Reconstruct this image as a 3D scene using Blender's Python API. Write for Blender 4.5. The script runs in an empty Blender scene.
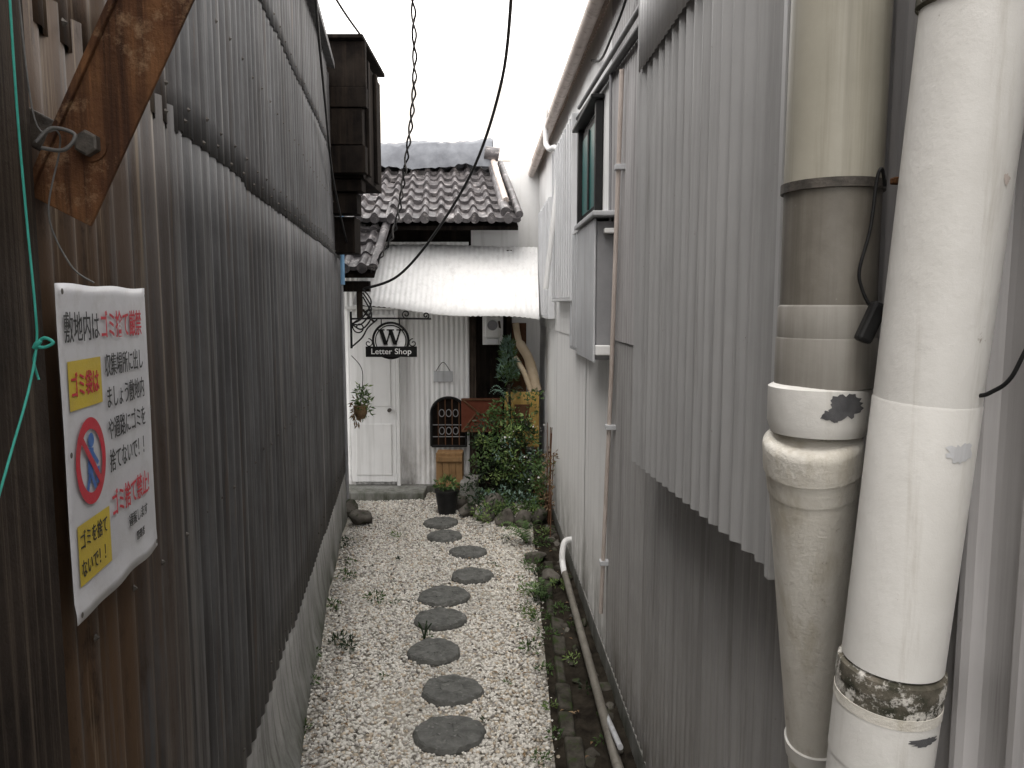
import bpy, math, random
import numpy as np
from mathutils import Vector, Matrix
random.seed(7); rng=np.random.default_rng(7)
S=bpy.context.scene
col=S.collection

# ------------------------------------------------------------ helpers
def link(o,parent=None):
    col.objects.link(o)
    if parent is not None: o.parent=parent
    return o
def empty(name,M=None):
    o=bpy.data.objects.new(name,None); o.empty_display_size=.1
    if M is not None: o.matrix_world=M
    return link(o)
def mesh(name,V,F,m,parent=None,smooth=False,solid=0,bevel=0,mi=None):
    me=bpy.data.meshes.new(name); me.from_pydata([tuple(map(float,v)) for v in V],[],[tuple(map(int,f)) for f in F]); me.update()
    ms=m if isinstance(m,(list,tuple)) else [m]
    for k in ms: me.materials.append(k)
    if mi is not None: me.polygons.foreach_set('material_index',mi)
    if smooth: me.polygons.foreach_set('use_smooth',[True]*len(me.polygons))
    o=bpy.data.objects.new(name,me); link(o,parent)
    if solid:
        md=o.modifiers.new('s','SOLIDIFY'); md.thickness=solid; md.offset=0
    if bevel:
        md=o.modifiers.new('b','BEVEL'); md.width=bevel; md.segments=2; md.limit_method='ANGLE'
    return o
BF=[(0,3,2,1),(4,5,6,7),(0,1,5,4),(1,2,6,5),(2,3,7,6),(3,0,4,7)]
def boxv(a,b):
    (x0,y0,z0),(x1,y1,z1)=a,b
    return [(x0,y0,z0),(x1,y0,z0),(x1,y1,z0),(x0,y1,z0),(x0,y0,z1),(x1,y0,z1),(x1,y1,z1),(x0,y1,z1)]
def box(name,a,b,m,parent=None,bevel=.003):
    return mesh(name,boxv(a,b),BF,m,parent,bevel=bevel)
def hexa(name,P,m,parent=None,bevel=.003):
    return mesh(name,P,BF,m,parent,bevel=bevel)
def tube(name,pts,r,m,parent=None,seg=20,cap=True,smooth=True):
    pts=[Vector(p) for p in pts]; n=len(pts)
    if not isinstance(r,(list,tuple)): r=[r]*n
    V=[];F=[]
    up=None
    for i,p in enumerate(pts):
        t=(pts[min(i+1,n-1)]-pts[max(i-1,0)]).normalized()
        if up is None:
            up=Vector((0,1,0)) if abs(t.y)<.9 else Vector((0,0,1))
        a=(up-t*up.dot(t)).normalized(); b=t.cross(a); up=a
        for k in range(seg):
            an=2*math.pi*k/seg
            V.append(p+(a*math.cos(an)+b*math.sin(an))*r[i])
    for i in range(n-1):
        for k in range(seg):
            F.append((i*seg+k,i*seg+(k+1)%seg,(i+1)*seg+(k+1)%seg,(i+1)*seg+k))
    if cap:
        F.append(tuple(range(seg))[::-1]); F.append(tuple(range((n-1)*seg,n*seg)))
    o=mesh(name,V,F,m,parent,smooth=smooth)
    if smooth: o.data.set_sharp_from_angle(angle=math.radians(48))
    return o
def spl(pts,n=8):
    P=[Vector(p) for p in pts]; out=[]
    for i in range(len(P)-1):
        p0=P[max(i-1,0)];p1=P[i];p2=P[i+1];p3=P[min(i+2,len(P)-1)]
        for k in range(n):
            t=k/n
            out.append(.5*((2*p1)+(-p0+p2)*t+(2*p0-5*p1+4*p2-p3)*t*t+(-p0+3*p1-3*p2+p3)*t**3))
    out.append(P[-1]); return out
def prof(kind,s,pitch):
    f=(s/pitch)%1
    if kind=='sin': return .5-.5*math.cos(2*math.pi*f)
    if kind=='trap':
        if f<.15: return f/.15
        if f<.35: return 1
        if f<.5: return (.5-f)/.15
        return 0
    if kind=='saw':
        return f/.82 if f<.82 else (1-f)/.18
def corr(name,P0,P1,z0,z1,pitch,amp,m,parent=None,side=1,off=0.0,kind='sin',nz=5,wav=.003,per=10,jag=0,solid=0,z0b=None,ph=0):
    P0=Vector((P0[0],P0[1],0));P1=Vector((P1[0],P1[1],0))
    L=(P1-P0).length; d=(P1-P0)/L; n=Vector((d.y,-d.x,0))*side
    N=max(2,int(L/pitch*per)); V=[];F=[]
    ja=rng.normal(0,1,N+1)
    for j in range(nz+1):
        for i in range(N+1):
            s=L*i/N
            zb=z0+((z0b-z0)*i/N if z0b is not None else 0)
            if jag: zb+=jag*ja[int(s/pitch/3)%len(ja)]*.6
            z=zb+(z1-zb)*j/nz
            h=off+amp*prof(kind,s+ph,pitch)+wav*math.sin(s*2.3+z*1.7)+wav*.6*math.sin(s*7+z*3)
            p=P0+d*s+n*h
            V.append((p.x,p.y,z))
    for j in range(nz):
        for i in range(N):
            a=j*(N+1)+i
            F.append((a,a+1,a+N+2,a+N+1))
    return mesh(name,V,F,m,parent,smooth=(kind=='sin'),solid=solid)

# ------------------------------------------------------------ materials
def c4(c): return (c[0],c[1],c[2],1)
class NB:
    def __init__(s,name,spec=.35):
        s.m=bpy.data.materials.new(name); s.m.use_nodes=True
        s.t=s.m.node_tree; s.n=s.t.nodes; s.l=s.t.links
        s.b=s.n['Principled BSDF']; s.tc=s.n.new('ShaderNodeTexCoord')
        s.b.inputs['Specular IOR Level'].default_value=spec
    def noise(s,scale,detail=6,rough=.6,sc=(1,1,1),dist=0,loc=(0,0,0)):
        mp=s.n.new('ShaderNodeMapping'); mp.inputs['Scale'].default_value=sc; mp.inputs['Location'].default_value=loc
        s.l.new(s.tc.outputs['Object'],mp.inputs['Vector'])
        t=s.n.new('ShaderNodeTexNoise'); t.inputs['Scale'].default_value=scale; t.inputs['Detail'].default_value=detail
        t.inputs['Roughness'].default_value=rough; t.inputs['Distortion'].default_value=dist
        s.l.new(mp.outputs[0],t.inputs['Vector']); return t.outputs['Fac']
    def ramp(s,f,a,b,v0=0,v1=1):
        r=s.n.new('ShaderNodeMapRange'); r.inputs['From Min'].default_value=a; r.inputs['From Max'].default_value=b
        r.inputs['To Min'].default_value=v0; r.inputs['To Max'].default_value=v1
        s.l.new(f,r.inputs['Value']); return r.outputs[0]
    def math(s,op,a,b):
        r=s.n.new('ShaderNodeMath'); r.operation=op
        for k,x in enumerate((a,b)):
            if isinstance(x,(int,float)): r.inputs[k].default_value=x
            else: s.l.new(x,r.inputs[k])
        return r.outputs[0]
    def mix(s,f,a,b,bt='MIX'):
        r=s.n.new('ShaderNodeMix'); r.data_type='RGBA'; r.blend_type=bt
        if isinstance(f,(int,float)): r.inputs[0].default_value=f
        else: s.l.new(f,r.inputs[0])
        for k,x in ((6,a),(7,b)):
            if isinstance(x,tuple): r.inputs[k].default_value=c4(x)
            else: s.l.new(x,r.inputs[k])
        return r.outputs[2]
    def sep(s,ax):
        r=s.n.new('ShaderNodeSeparateXYZ'); s.l.new(s.tc.outputs['Object'],r.inputs[0]); return r.outputs[ax]
    def tint(s,c,lo,hi):
        oi=s.n.new('ShaderNodeObjectInfo'); v=s.ramp(oi.outputs['Random'],0,1,lo,hi)
        h=s.n.new('ShaderNodeHueSaturation'); s.l.new(c,h.inputs['Color']); s.l.new(v,h.inputs['Value']); return h.outputs[0]
    def color(s,c): s.l.new(c,s.b.inputs['Base Color'])
    def bump(s,f,st=.3,dist=.01):
        r=s.n.new('ShaderNodeBump'); r.inputs['Strength'].default_value=st; r.inputs['Distance'].default_value=dist
        s.l.new(f,r.inputs['Height']); s.l.new(r.outputs[0],s.b.inputs['Normal'])
    def rough(s,r):
        if isinstance(r,(int,float)): s.b.inputs['Roughness'].default_value=r
        else: s.l.new(r,s.b.inputs['Roughness'])
def mk(name,c1,c2,scale=6,rough=.7,metal=0,bump=.25,bs=60,streak=None,sa=(.5,.7),ss=22,spot=None,sp=(.62,.68),sps=25,base=None,bz=(0,.5),spec=.35):
    B=NB(name,spec)
    c=B.mix(B.ramp(B.noise(scale,8,.65),.35,.65),c1,c2)
    if streak: c=B.mix(B.ramp(B.noise(1,6,.7,(ss,ss,.9)),sa[0],sa[1]),c,streak)
    if spot: c=B.mix(B.ramp(B.noise(sps,9,.75,loc=(3,1,7)),sp[0],sp[1]),c,spot)
    if base:
        g=B.ramp(B.sep(2),bz[0],bz[1],1,0)
        g=B.math('MULTIPLY',g,B.ramp(B.noise(5,8,.7,(1,1,.4)),.3,.62))
        c=B.mix(g,c,base)
    B.color(c); B.rough(rough); B.b.inputs['Metallic'].default_value=metal
    B.bump(B.noise(bs,8,.7),bump,.004)
    return B.m

B=NB('dark_corrugated',.3)
c=B.mix(B.ramp(B.noise(2.2,8,.7),.35,.65),(.052,.053,.056),(.115,.117,.122))
c=B.mix(B.ramp(B.noise(1,6,.7,(16,16,.7)),.46,.66),c,(.036,.035,.036))
c=B.mix(B.ramp(B.noise(1,7,.7,(26,26,.5),loc=(4,2,1)),.54,.66),c,(.175,.172,.168))
ry=B.ramp(B.sep(1),1.05,1.55,1,.05)
rn=B.ramp(B.noise(1,7,.75,(20,20,.8),loc=(9,5,0)),.34,.52)
rz=B.ramp(B.sep(2),2.3,.9,.8,1.1)
c=B.mix(B.math('MULTIPLY',B.math('MULTIPLY',ry,rn),rz),c,(.115,.068,.038))
c=B.mix(B.math('MULTIPLY',ry,B.ramp(B.noise(14,9,.8,(1,1,.3)),.54,.64)),c,(.045,.026,.016))
c=B.mix(B.math('MULTIPLY',ry,B.ramp(B.noise(1,7,.7,(34,34,.5),loc=(1,8,3)),.54,.64)),c,(.30,.235,.165))
c=B.mix(B.math('MULTIPLY',B.ramp(B.noise(1,7,.8,(40,40,1.2),loc=(7,2,6)),.57,.68),B.ramp(B.sep(1),1.4,4.0,.85,.4)),c,(.12,.078,.050))
c=B.tint(c,.82,1.12)
B.color(c); B.rough(.6); B.bump(B.noise(70,8,.7,(1,1,.4)),.35,.003); M_dark=B.m

def greywall(name,a,b,d,lo=.9,hi=1.06,drt=1):
    B=NB(name,.4)
    c=B.mix(B.ramp(B.noise(1.6,7,.65),.35,.65),a,b)
    c=B.mix(B.ramp(B.noise(1,6,.7,(20,20,.55)),.48,.7),c,d)
    c=B.mix(B.ramp(B.noise(1,6,.7,(35,35,1.1),loc=(5,5,5)),.6,.7,0,.5*drt),c,(d[0]*.5,d[1]*.46,d[2]*.42))
    g=B.math('MULTIPLY',B.ramp(B.sep(2),.0,.6,1,0),B.ramp(B.noise(7,8,.7,(1,1,.35)),.35,.62))
    c=B.mix(g,c,(.085,.075,.06))
    c=B.mix(B.ramp(B.noise(45,6,.8),.66,.72,0,.7*drt),c,(.14,.10,.07))
    c=B.tint(c,lo,hi)
    B.color(c); B.rough(.45); B.bump(B.noise(80,6,.7,(1,1,.4)),.2,.002); return B.m
M_grey=greywall('grey_corrugated',(.28,.274,.272),(.37,.365,.365),(.20,.193,.19))
M_grey2=greywall('pale_grey_corrugated',(.33,.32,.322),(.41,.40,.405),(.25,.242,.243))
M_panel=greywall('panel_grey',(.36,.36,.365),(.45,.45,.455),(.28,.28,.28))
M_white=greywall('white_corrugated',(.77,.77,.77),(.83,.83,.83),(.67,.67,.67),.96,1.03,.6)
M_frost=mk('frosted_sheet',(.52,.52,.53),(.6,.6,.61),3,.3,streak=(.45,.45,.46))
M_conc=mk('concrete',(.22,.22,.21),(.36,.35,.34),4,.9,bump=.6,bs=35,streak=(.14,.14,.13),base=(.05,.055,.035),bz=(0,.2),spec=.15)
M_concP=mk('pale_concrete',(.27,.27,.265),(.40,.395,.385),4,.9,bump=.8,bs=30,streak=(.15,.148,.14),base=(.055,.062,.038),bz=(0,.30),spec=.15,spot=(.14,.135,.125),sp=(.6,.7),sps=9)
M_wood=mk('dark_wood',(.016,.012,.010),(.045,.034,.027),5,.85,bump=.8,bs=30,streak=(.095,.075,.058),sa=(.52,.70),ss=70,spec=.1)
M_blackwood=mk('black_wood',(.005,.0042,.004),(.015,.012,.010),6,.9,bump=.6,bs=30,streak=(.024,.018,.014),spec=.05)
M_brown=mk('brown_wood',(.09,.045,.025),(.14,.07,.04),8,.7,streak=(.06,.03,.018),spec=.1)
M_red=mk('redbrown_board',(.10,.030,.018),(.14,.045,.027),8,.7,spec=.1)
M_crate=mk('crate_wood',(.24,.14,.065),(.32,.20,.10),8,.7,streak=(.14,.08,.04),spec=.15)
M_ochre=mk('ochre_board',(.44,.29,.08),(.52,.35,.13),7,.7,streak=(.34,.22,.09),spec=.15)
M_tan=mk('tan_driftwood',(.48,.38,.26),(.58,.48,.36),9,.8)
M_rust=mk('rusty_steel',(.085,.036,.018),(.20,.095,.042),11,.85,bump=.8,bs=110,spot=(.27,.17,.10),sp=(.54,.66),sps=16,streak=(.04,.019,.012),sa=(.47,.66),ss=34,spec=.2)
M_steel=mk('bolt_steel',(.055,.05,.045),(.13,.115,.10),40,.6,.4,bump=.5,bs=120)
M_beige=mk('beige_pipe',(.30,.285,.235),(.37,.35,.295),5,.45,bump=.1,streak=(.22,.205,.165),sa=(.48,.72),ss=30,spot=(.15,.13,.10),sp=(.68,.74),sps=30)
M_taupe=mk('taupe_pipe',(.13,.118,.10),(.21,.195,.17),6,.5,bump=.15,streak=(.10,.09,.075),spot=(.32,.30,.27),sp=(.64,.7),sps=22)
M_sleeve=mk('taupe_sleeve',(.21,.20,.18),(.27,.255,.235),6,.5,bump=.1,streak=(.16,.145,.125))
M_pipew=mk('white_pipe_paint',(.66,.648,.62),(.75,.74,.715),4,.42,bump=.4,bs=22,streak=(.50,.475,.43),sa=(.56,.78),ss=30,spot=(.36,.32,.28),sp=(.65,.69),sps=26)
M_peel=mk('peeling_grey',(.05,.05,.055),(.11,.11,.115),26,.7,bump=.5,bs=80)
M_pipecr=mk('cream_pipe',(.64,.61,.55),(.73,.705,.65),5,.5,bump=.8,bs=70,streak=(.50,.46,.38),spot=(.38,.33,.27),sp=(.62,.69),sps=34)
M_moss=mk('grimy_collar',(.03,.032,.02),(.17,.15,.12),26,.85,bump=.9,bs=60,spot=(.62,.6,.56),sp=(.5,.56),sps=34)
M_black=mk('black_rubber',(.010,.010,.011),(.018,.018,.018),20,.5,spec=.2)
M_iron=mk('black_iron',(.008,.008,.008),(.015,.015,.015),20,.6,spec=.15)
M_teal=mk('teal_string',(.03,.28,.22),(.05,.36,.3),60,.6)
M_wire=mk('wire_grey',(.06,.06,.06),(.12,.115,.11),30,.5)
M_poster=mk('poster_paper',(.50,.50,.53),(.58,.58,.60),5,.35,bump=.3,bs=12,streak=(.42,.41,.41),sa=(.5,.85),spot=(.36,.31,.25),sp=(.7,.78),sps=30)
M_ink=mk('poster_black',(.02,.02,.02),(.04,.04,.04),30,.5,spec=.2)
M_inkred=mk('poster_red',(.50,.03,.05),(.42,.05,.06),20,.5,spec=.2)
M_yel=mk('poster_yellow',(.55,.42,.05),(.48,.36,.06),12,.5,spec=.2)
M_blue=mk('poster_blue',(.05,.12,.35),(.06,.15,.4),12,.5)
M_bluep=mk('blue_plastic',(.15,.30,.48),(.2,.36,.54),6,.5)
M_wpaint=mk('white_paint',(.74,.74,.74),(.80,.80,.80),4,.55,bump=.1,streak=(.6,.6,.59),sa=(.5,.75))
M_cab=mk('cabinet_grey',(.42,.43,.45),(.5,.51,.53),5,.5,bump=.1,streak=(.33,.33,.34))
M_shut=mk('shutter_white',(.60,.61,.63),(.68,.69,.71),5,.5,bump=.1,streak=(.5,.5,.51))
M_cabd=mk('cabinet_darkgrey',(.2,.2,.21),(.26,.26,.27),5,.5)  # plain darker grey, shared by cabinet body, rails and thin pipes
M_teald=mk('teal_glass',(.01,.10,.095),(.015,.13,.12),5,.3,spec=.3)
M_cream=mk('cream_wall',(.80,.76,.72),(.82,.79,.76),.8,.9,bump=.1)
M_trim=mk('brown_fascia',(.20,.14,.10),(.3,.22,.17),6,.6,streak=(.12,.08,.06))
M_gutter=mk('gutter_beige',(.5,.43,.39),(.6,.53,.49),5,.5,streak=(.3,.24,.2))
M_stone=mk('step_stone',(.085,.087,.082),(.155,.155,.147),22,.9,bump=1,bs=60,spot=(.24,.24,.225),sp=(.56,.66),sps=50,spec=.2)
M_rock=mk('garden_rock',(.055,.05,.043),(.16,.147,.13),9,.9,bump=1,bs=30,spot=(.035,.045,.022),sp=(.52,.62),sps=10,spec=.15)
M_curb=mk('mossy_curb',(.025,.023,.018),(.085,.077,.066),12,.95,bump=1,bs=30,spot=(.035,.05,.018),sp=(.5,.6),sps=14,spec=.1)
M_soil=mk('soil',(.012,.010,.008),(.04,.034,.026),12,.95,bump=1,bs=40,spec=.05)
M_ground=mk('ground_dirt',(.10,.095,.08),(.17,.16,.14),3,.95,bump=1,bs=30,spec=.1)
M_gbase=mk('gravel_bed',(.26,.24,.20),(.40,.38,.34),30,.95,bump=1,bs=60,spec=.1)
M_tile=mk('roof_tile',(.05,.046,.048),(.15,.14,.145),9,.38,bump=.3,bs=40,spot=(.42,.39,.385),sp=(.53,.66),sps=14)
M_tarp=mk('grey_tarp',(.10,.105,.12),(.17,.18,.20),6,.6,bump=.8,bs=12,spec=.2)
M_glass=mk('meter_glass',(.10,.10,.11),(.15,.15,.16),6,.15)
M_pot=mk('black_pot',(.012,.012,.012),(.022,.022,.022),20,.6,spec=.2)
def leafmat(name,a,b):
    Bn=NB(name,.3); Bn.color(Bn.mix(Bn.ramp(Bn.noise(18,4,.7),.35,.65),a,b)); Bn.rough(.5)
    return Bn.m
M_leaf=leafmat('leaf_green',(.035,.075,.020),(.09,.15,.045))
M_leafl=leafmat('leaf_light',(.11,.18,.05),(.20,.27,.09))
M_leafd=leafmat('leaf_dark',(.012,.026,.012),(.032,.055,.020))
M_leafb=leafmat('leaf_blue',(.09,.16,.125),(.16,.23,.19))
M_dry=leafmat('leaf_dry',(.12,.07,.04),(.22,.15,.08))
M_flower=leafmat('petal_white',(.7,.7,.66),(.8,.8,.78))
Bn=NB('gravel_white',.2)
at=Bn.n.new('ShaderNodeAttribute'); at.attribute_name='Col'
Bn.color(Bn.mix(Bn.ramp(Bn.noise(60,4,.7),.4,.8,0,.35),at.outputs['Color'],(.45,.42,.36))); Bn.rough(.8); M_grav=Bn.m

# ------------------------------------------------------------ layout functions
def LX(y): return -.437-.148*y
def RX(y): return .546-.041*y
ld=Vector((-.148,1,0)).normalized(); ln=Vector((ld.y,-ld.x,0))
def foot(y): return max(.02,.105-.026*max(0,y-1.0))

# ------------------------------------------------------------ ground
mesh('ground',[(-60,-60,-.012),(60,-60,-.012),(60,60,-.012),(-60,60,-.012)],[(0,1,2,3)],M_ground)
gp=empty('gravel_path')
mesh('gravel_bed',[(LX(-1.5),-1.5,0),(.165,-1.5,0),(.165,6.42,0),(LX(6.42),6.42,0)],[(0,1,2,3)],M_gbase,gp)
t=(1+5**.5)/2
iv=np.array([(-1,t,0),(1,t,0),(-1,-t,0),(1,-t,0),(0,-1,t),(0,1,t),(0,-1,-t),(0,1,-t),(t,0,-1),(t,0,1),(-t,0,-1),(-t,0,1)],float); iv/=np.linalg.norm(iv[0])
ifc=np.array([(0,11,5),(0,5,1),(0,1,7),(0,7,10),(0,10,11),(1,5,9),(5,11,4),(11,10,2),(10,7,6),(7,1,8),(3,9,4),(3,4,2),(3,2,6),(3,6,8),(3,8,9),(4,9,5),(2,4,11),(6,2,10),(8,6,7),(9,8,1)])
def pebbles(name,xy,size,zc,m,parent,cols):
    N=len(xy)
    q=rng.normal(size=(N,4)); q/=np.linalg.norm(q,axis=1)[:,None]
    w,x,y,z=q.T
    R=np.stack([1-2*(y*y+z*z),2*(x*y-z*w),2*(x*z+y*w),2*(x*y+z*w),1-2*(x*x+z*z),2*(y*z-x*w),2*(x*z-y*w),2*(y*z+x*w),1-2*(x*x+y*y)],1).reshape(N,3,3)
    sc=size[:,None]*.5*rng.uniform(.6,1.25,(N,3))
    v=iv[None]*rng.uniform(.75,1.15,(N,12,1))*sc[:,None,:]
    v=np.einsum('nij,nkj->nki',R,v); v[:,:,2]*=.75
    v[:,:,0]+=xy[:,0:1]; v[:,:,1]+=xy[:,1:2]; v[:,:,2]+=zc[:,None]
    V=v.reshape(-1,3); F=(ifc[None]+12*np.arange(N)[:,None,None]).reshape(-1,3)
    me=bpy.data.meshes.new(name); me.vertices.add(len(V)); me.vertices.foreach_set('co',V.ravel())
    me.loops.add(F.size); me.loops.foreach_set('vertex_index',F.ravel().astype(np.int32))
    me.polygons.add(len(F)); me.polygons.foreach_set('loop_start',np.arange(0,F.size,3,dtype=np.int32))
    me.polygons.foreach_set('loop_total',np.full(len(F),3,dtype=np.int32))
    me.update(calc_edges=True); me.validate()
    me.materials.append(m)
    ca=me.color_attributes.new('Col','FLOAT_COLOR','POINT')
    cc=np.repeat(np.concatenate([cols,np.ones((N,1))],1),12,0); ca.data.foreach_set('color',cc.ravel())
    o=bpy.data.objects.new(name,me); return link(o,parent)
steps=[(-.234,2.67,.127),(-.248,2.99,.122),(-.358,3.344,.122),(-.365,3.71,.126),(-.372,4.01,.138),(-.235,4.33,.118),(-.283,4.75,.116),(-.461,5.09,.122),(-.519,5.42,.122)]
N=72000
yy=rng.uniform(1.0,6.35,N); lo=LX(yy)+.03; xx=lo+(.175-lo)*rng.uniform(0,1,N)
edge=.135+.02*np.sin(yy*5)+.015*np.sin(yy*13+1)
ft=LX(yy)+np.maximum(.02,.105-.026*(yy-1.0))
keep=~((xx>edge)&(rng.uniform(0,1,N)<.8))
keep&=(xx>ft-.01)
keep&=~((xx<ft+.04+.03*np.sin(yy*7))&(rng.uniform(0,1,N)<.5))
xx=xx[keep];yy=yy[keep];N=len(xx)
zc=rng.uniform(-.002,.009,N)+.006*np.sin(xx*9+yy*3)*np.sin(yy*5)
for sx,sy,sr in steps:
    r=np.hypot(xx-sx,yy-sy); zc=np.where(r<sr-.012,-.03,zc)
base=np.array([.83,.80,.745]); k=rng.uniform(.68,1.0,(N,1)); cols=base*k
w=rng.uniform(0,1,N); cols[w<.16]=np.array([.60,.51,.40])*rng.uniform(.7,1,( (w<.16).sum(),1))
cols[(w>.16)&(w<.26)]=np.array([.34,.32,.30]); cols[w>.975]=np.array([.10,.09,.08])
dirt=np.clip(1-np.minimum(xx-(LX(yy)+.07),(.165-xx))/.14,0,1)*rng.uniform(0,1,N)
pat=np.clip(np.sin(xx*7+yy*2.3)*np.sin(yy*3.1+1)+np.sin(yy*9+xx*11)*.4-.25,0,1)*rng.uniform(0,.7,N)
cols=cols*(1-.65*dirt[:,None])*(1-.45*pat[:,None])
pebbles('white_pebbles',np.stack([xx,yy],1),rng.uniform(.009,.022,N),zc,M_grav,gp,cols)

for (sx,sy,sr) in steps:
    V=[];F=[];n=48
    ph=rng.uniform(0,6.28,4)
    def rad(a): return sr*(1+.035*math.sin(2*a+ph[0])+.03*math.sin(3*a+ph[1])+.02*math.sin(7*a+ph[2])+.012*math.sin(13*a+ph[3]))
    rings=[(1.0,-.01),(1.03,.012),(.985,.026),(.93,.031),(.7,.034),(.4,.033)]
    for rr,z in rings:
        for i in range(n):
            a=2*math.pi*i/n; R=rad(a)*rr*(1+rng.normal(0,.008)); V.append((sx+R*math.cos(a),sy+R*math.sin(a)*.93,z+rng.normal(0,.0020)))
    for j in range(len(rings)-1):
        for i in range(n): F.append((j*n+i,j*n+(i+1)%n,(j+1)*n+(i+1)%n,(j+1)*n+i))
    F.append(tuple(range((len(rings)-1)*n,len(rings)*n)))
    mesh('stepping_stone',V,F,M_stone)

def rock(name,c,r,m=None,seed=0,parent=None):
    import bmesh
    bm=bmesh.new(); bmesh.ops.create_icosphere(bm,subdivisions=3,radius=1)
    rs=np.random.default_rng(seed); dirs=rs.normal(size=(9,3)); dirs/=np.linalg.norm(dirs,axis=1)[:,None]; cut=rs.uniform(.5,.85,9)
    for v in bm.verts:
        p=np.array(v.co)
        for d,cu in zip(dirs,cut):
            e=p@d
            if e>cu: p=p-d*(e-cu)*.9
        p=p*(1+.04*math.sin(9*p[0]+seed)*math.sin(8*p[1]))
        v.co=Vector((c[0]+p[0]*r[0],c[1]+p[1]*r[1],c[2]+p[2]*r[2]))
    me=bpy.data.meshes.new(name); bm.to_mesh(me); bm.free(); me.materials.append(m or M_rock)
    me.polygons.foreach_set('use_smooth',[True]*len(me.polygons))
    return link(bpy.data.objects.new(name,me),parent)

ss=empty('soil_strip')
V=[];F=[];nx,ny=8,160
for j in range(ny+1):
    y=-1.5+8*j/ny
    for i in range(nx+1):
        x0=.15;x1=RX(y); x=x0+(x1-x0)*i/nx
        V.append((x,y,.006+.012*math.sin(y*9+i)*math.sin(i*1.7+y*3)+rng.uniform(0,.012)))
for j in range(ny):
    for i in range(nx):
        a=j*(nx+1)+i; F.append((a,a+1,a+nx+2,a+nx+1))
mesh('soil',V,F,M_soil,ss)
cu=empty('stone_curb')
y=-1.0;i=0
while y<4.35:
    L=rng.uniform(.16,.36); w=rng.uniform(.045,.075); x=.185+rng.uniform(-.012,.012)
    hz=rng.uniform(.02,.04,4)
    hexa('curb_block',[(x,y,-.01),(x+w,y,-.01),(x+w,y+L,-.01),(x,y+L,-.01),(x+.008,y+.006,hz[0]),(x+w-.008,y+.004,hz[1]),(x+w-.004,y+L-.01,hz[2]),(x+.004,y+L-.004,hz[3])],M_curb,cu,.01)
    y+=L+rng.uniform(.005,.03)
for i in range(40):
    y=rng.uniform(2.1,5.4); x=rng.uniform(.25,RX(y)-.03)
    rock('strip_stone',(x,y,.015),(rng.uniform(.015,.035),rng.uniform(.02,.045),rng.uniform(.01,.025)),seed=i,parent=ss,m=M_curb if i%3 else M_rock)

# ------------------------------------------------------------ left building
lb=empty('corrugated_warehouse')
def lp(y,off=0): 
    return (LX(y)+off*ln.x, y+off*ln.y)
def lseg(name,ya,yb,z0,z1,off,m,**k):
    return corr(name,lp(ya),lp(yb),z0,z1,.072,.012,m,lb,side=1,off=off,per=8,nz=8,**k)
ys=[.84,1.50,2.14,2.78,3.42,4.06,4.70,5.62]
for i in range(len(ys)-1):
    w0=.0015
    lseg('lower_sheet',ys[i],ys[i+1]+.03,.39-.008*i+rng.uniform(-.006,.006),1.98,.000+.003*(i%2),M_dark,wav=w0,jag=.002,solid=.0012,ph=rng.uniform(0,.01))
    lseg('upper_sheet',ys[i],ys[i+1]+.03,1.94+rng.uniform(-.012,.012),2.62,.003+.003*(i%2),M_dark,wav=w0,jag=.003,solid=.0012)
    lseg('top_sheet',ys[i],ys[i+1]+.03,2.57+rng.uniform(-.012,.012),3.05,.007+.003*(i%2),M_dark,wav=w0,jag=.003,solid=.0012)
def lhex(name,ya,yb,z0,z1,o0,o1,m,bev=.003,parent=lb):
    a=lp(ya,o0);b=lp(ya,o1);c=lp(yb,o1);d=lp(yb,o0)
    return hexa(name,[(*a,z0),(*b,z0),(*c,z0),(*d,z0),(*a,z1),(*b,z1),(*c,z1),(*d,z1)],m,parent,bev)
lhex('wall_core',.6,5.66,.0,3.05,-.5,-.008,M_blackwood)
V=[];F=[];NY=90;prf=[(.44,-.004),(.435,.004),(.30,.010),(.20,.016),(.10,.45),(.04,.85),(-.01,1.0)]
for i in range(NY+1):
    y=.86+(5.66-.86)*i/NY
    for k_,(z,o) in enumerate(prf):
        oo=o if k_<4 else .016+(foot(y)-.016)*o
        if k_ in (2,3): oo+=.004*math.sin(y*4+k_)
        if k_>3: oo+=.006*math.sin(y*6+k_)+rng.normal(0,.0015)
        p=lp(y,oo); V.append((p[0],p[1],z))
K=len(prf)
for i in range(NY):
    for k_ in range(K-1): a=i*K+k_; F.append((a,a+1,a+K+1,a+K))
mesh('concrete_base',V,F,M_concP,lb,smooth=True)
V=[];F=[]
def nails(y0,y1,st,z,off):
    y=y0
    while y<y1:
        p=lp(y,off); zz=z+rng.normal(0,.006); b=len(V); r=.006
        for q in range(6):
            a=q*math.pi/3; pp=Vector((p[0],p[1],zz))+ld*(r*math.cos(a))+Vector((0,0,r*math.sin(a))); V.append(tuple(pp))
        V.append((p[0]+.006*ln.x,p[1]+.006*ln.y,zz))
        for q in range(6): F.append((b+q,b+(q+1)%6,b+6))
        y+=st*rng.uniform(.9,1.1)
for z,o in ((1.955,.018),(2.59,.022),(1.15,.013),(2.27,.018),(.45,.013),(2.0,.018)): nails(1.0,5.6,.144,z,o)
mesh('nail_heads',V,F,M_steel,lb)
lhex('corner_post',.66,.862,-.01,3.05,-.05,.034,M_wood,.006)
lhex('side_board',.50,.652,-.01,3.05,-.05,.018,M_wood,.004)
lhex('side_board',.20,.492,-.01,3.05,-.05,.012,M_wood,.004)
lhex('side_board',-.6,.192,-.01,3.05,-.05,.016,M_wood,.004)
a=lp(-.6,.06);b=lp(4.9,.06);c=lp(4.9,-2.2);d=lp(-.6,-2.2)
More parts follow.
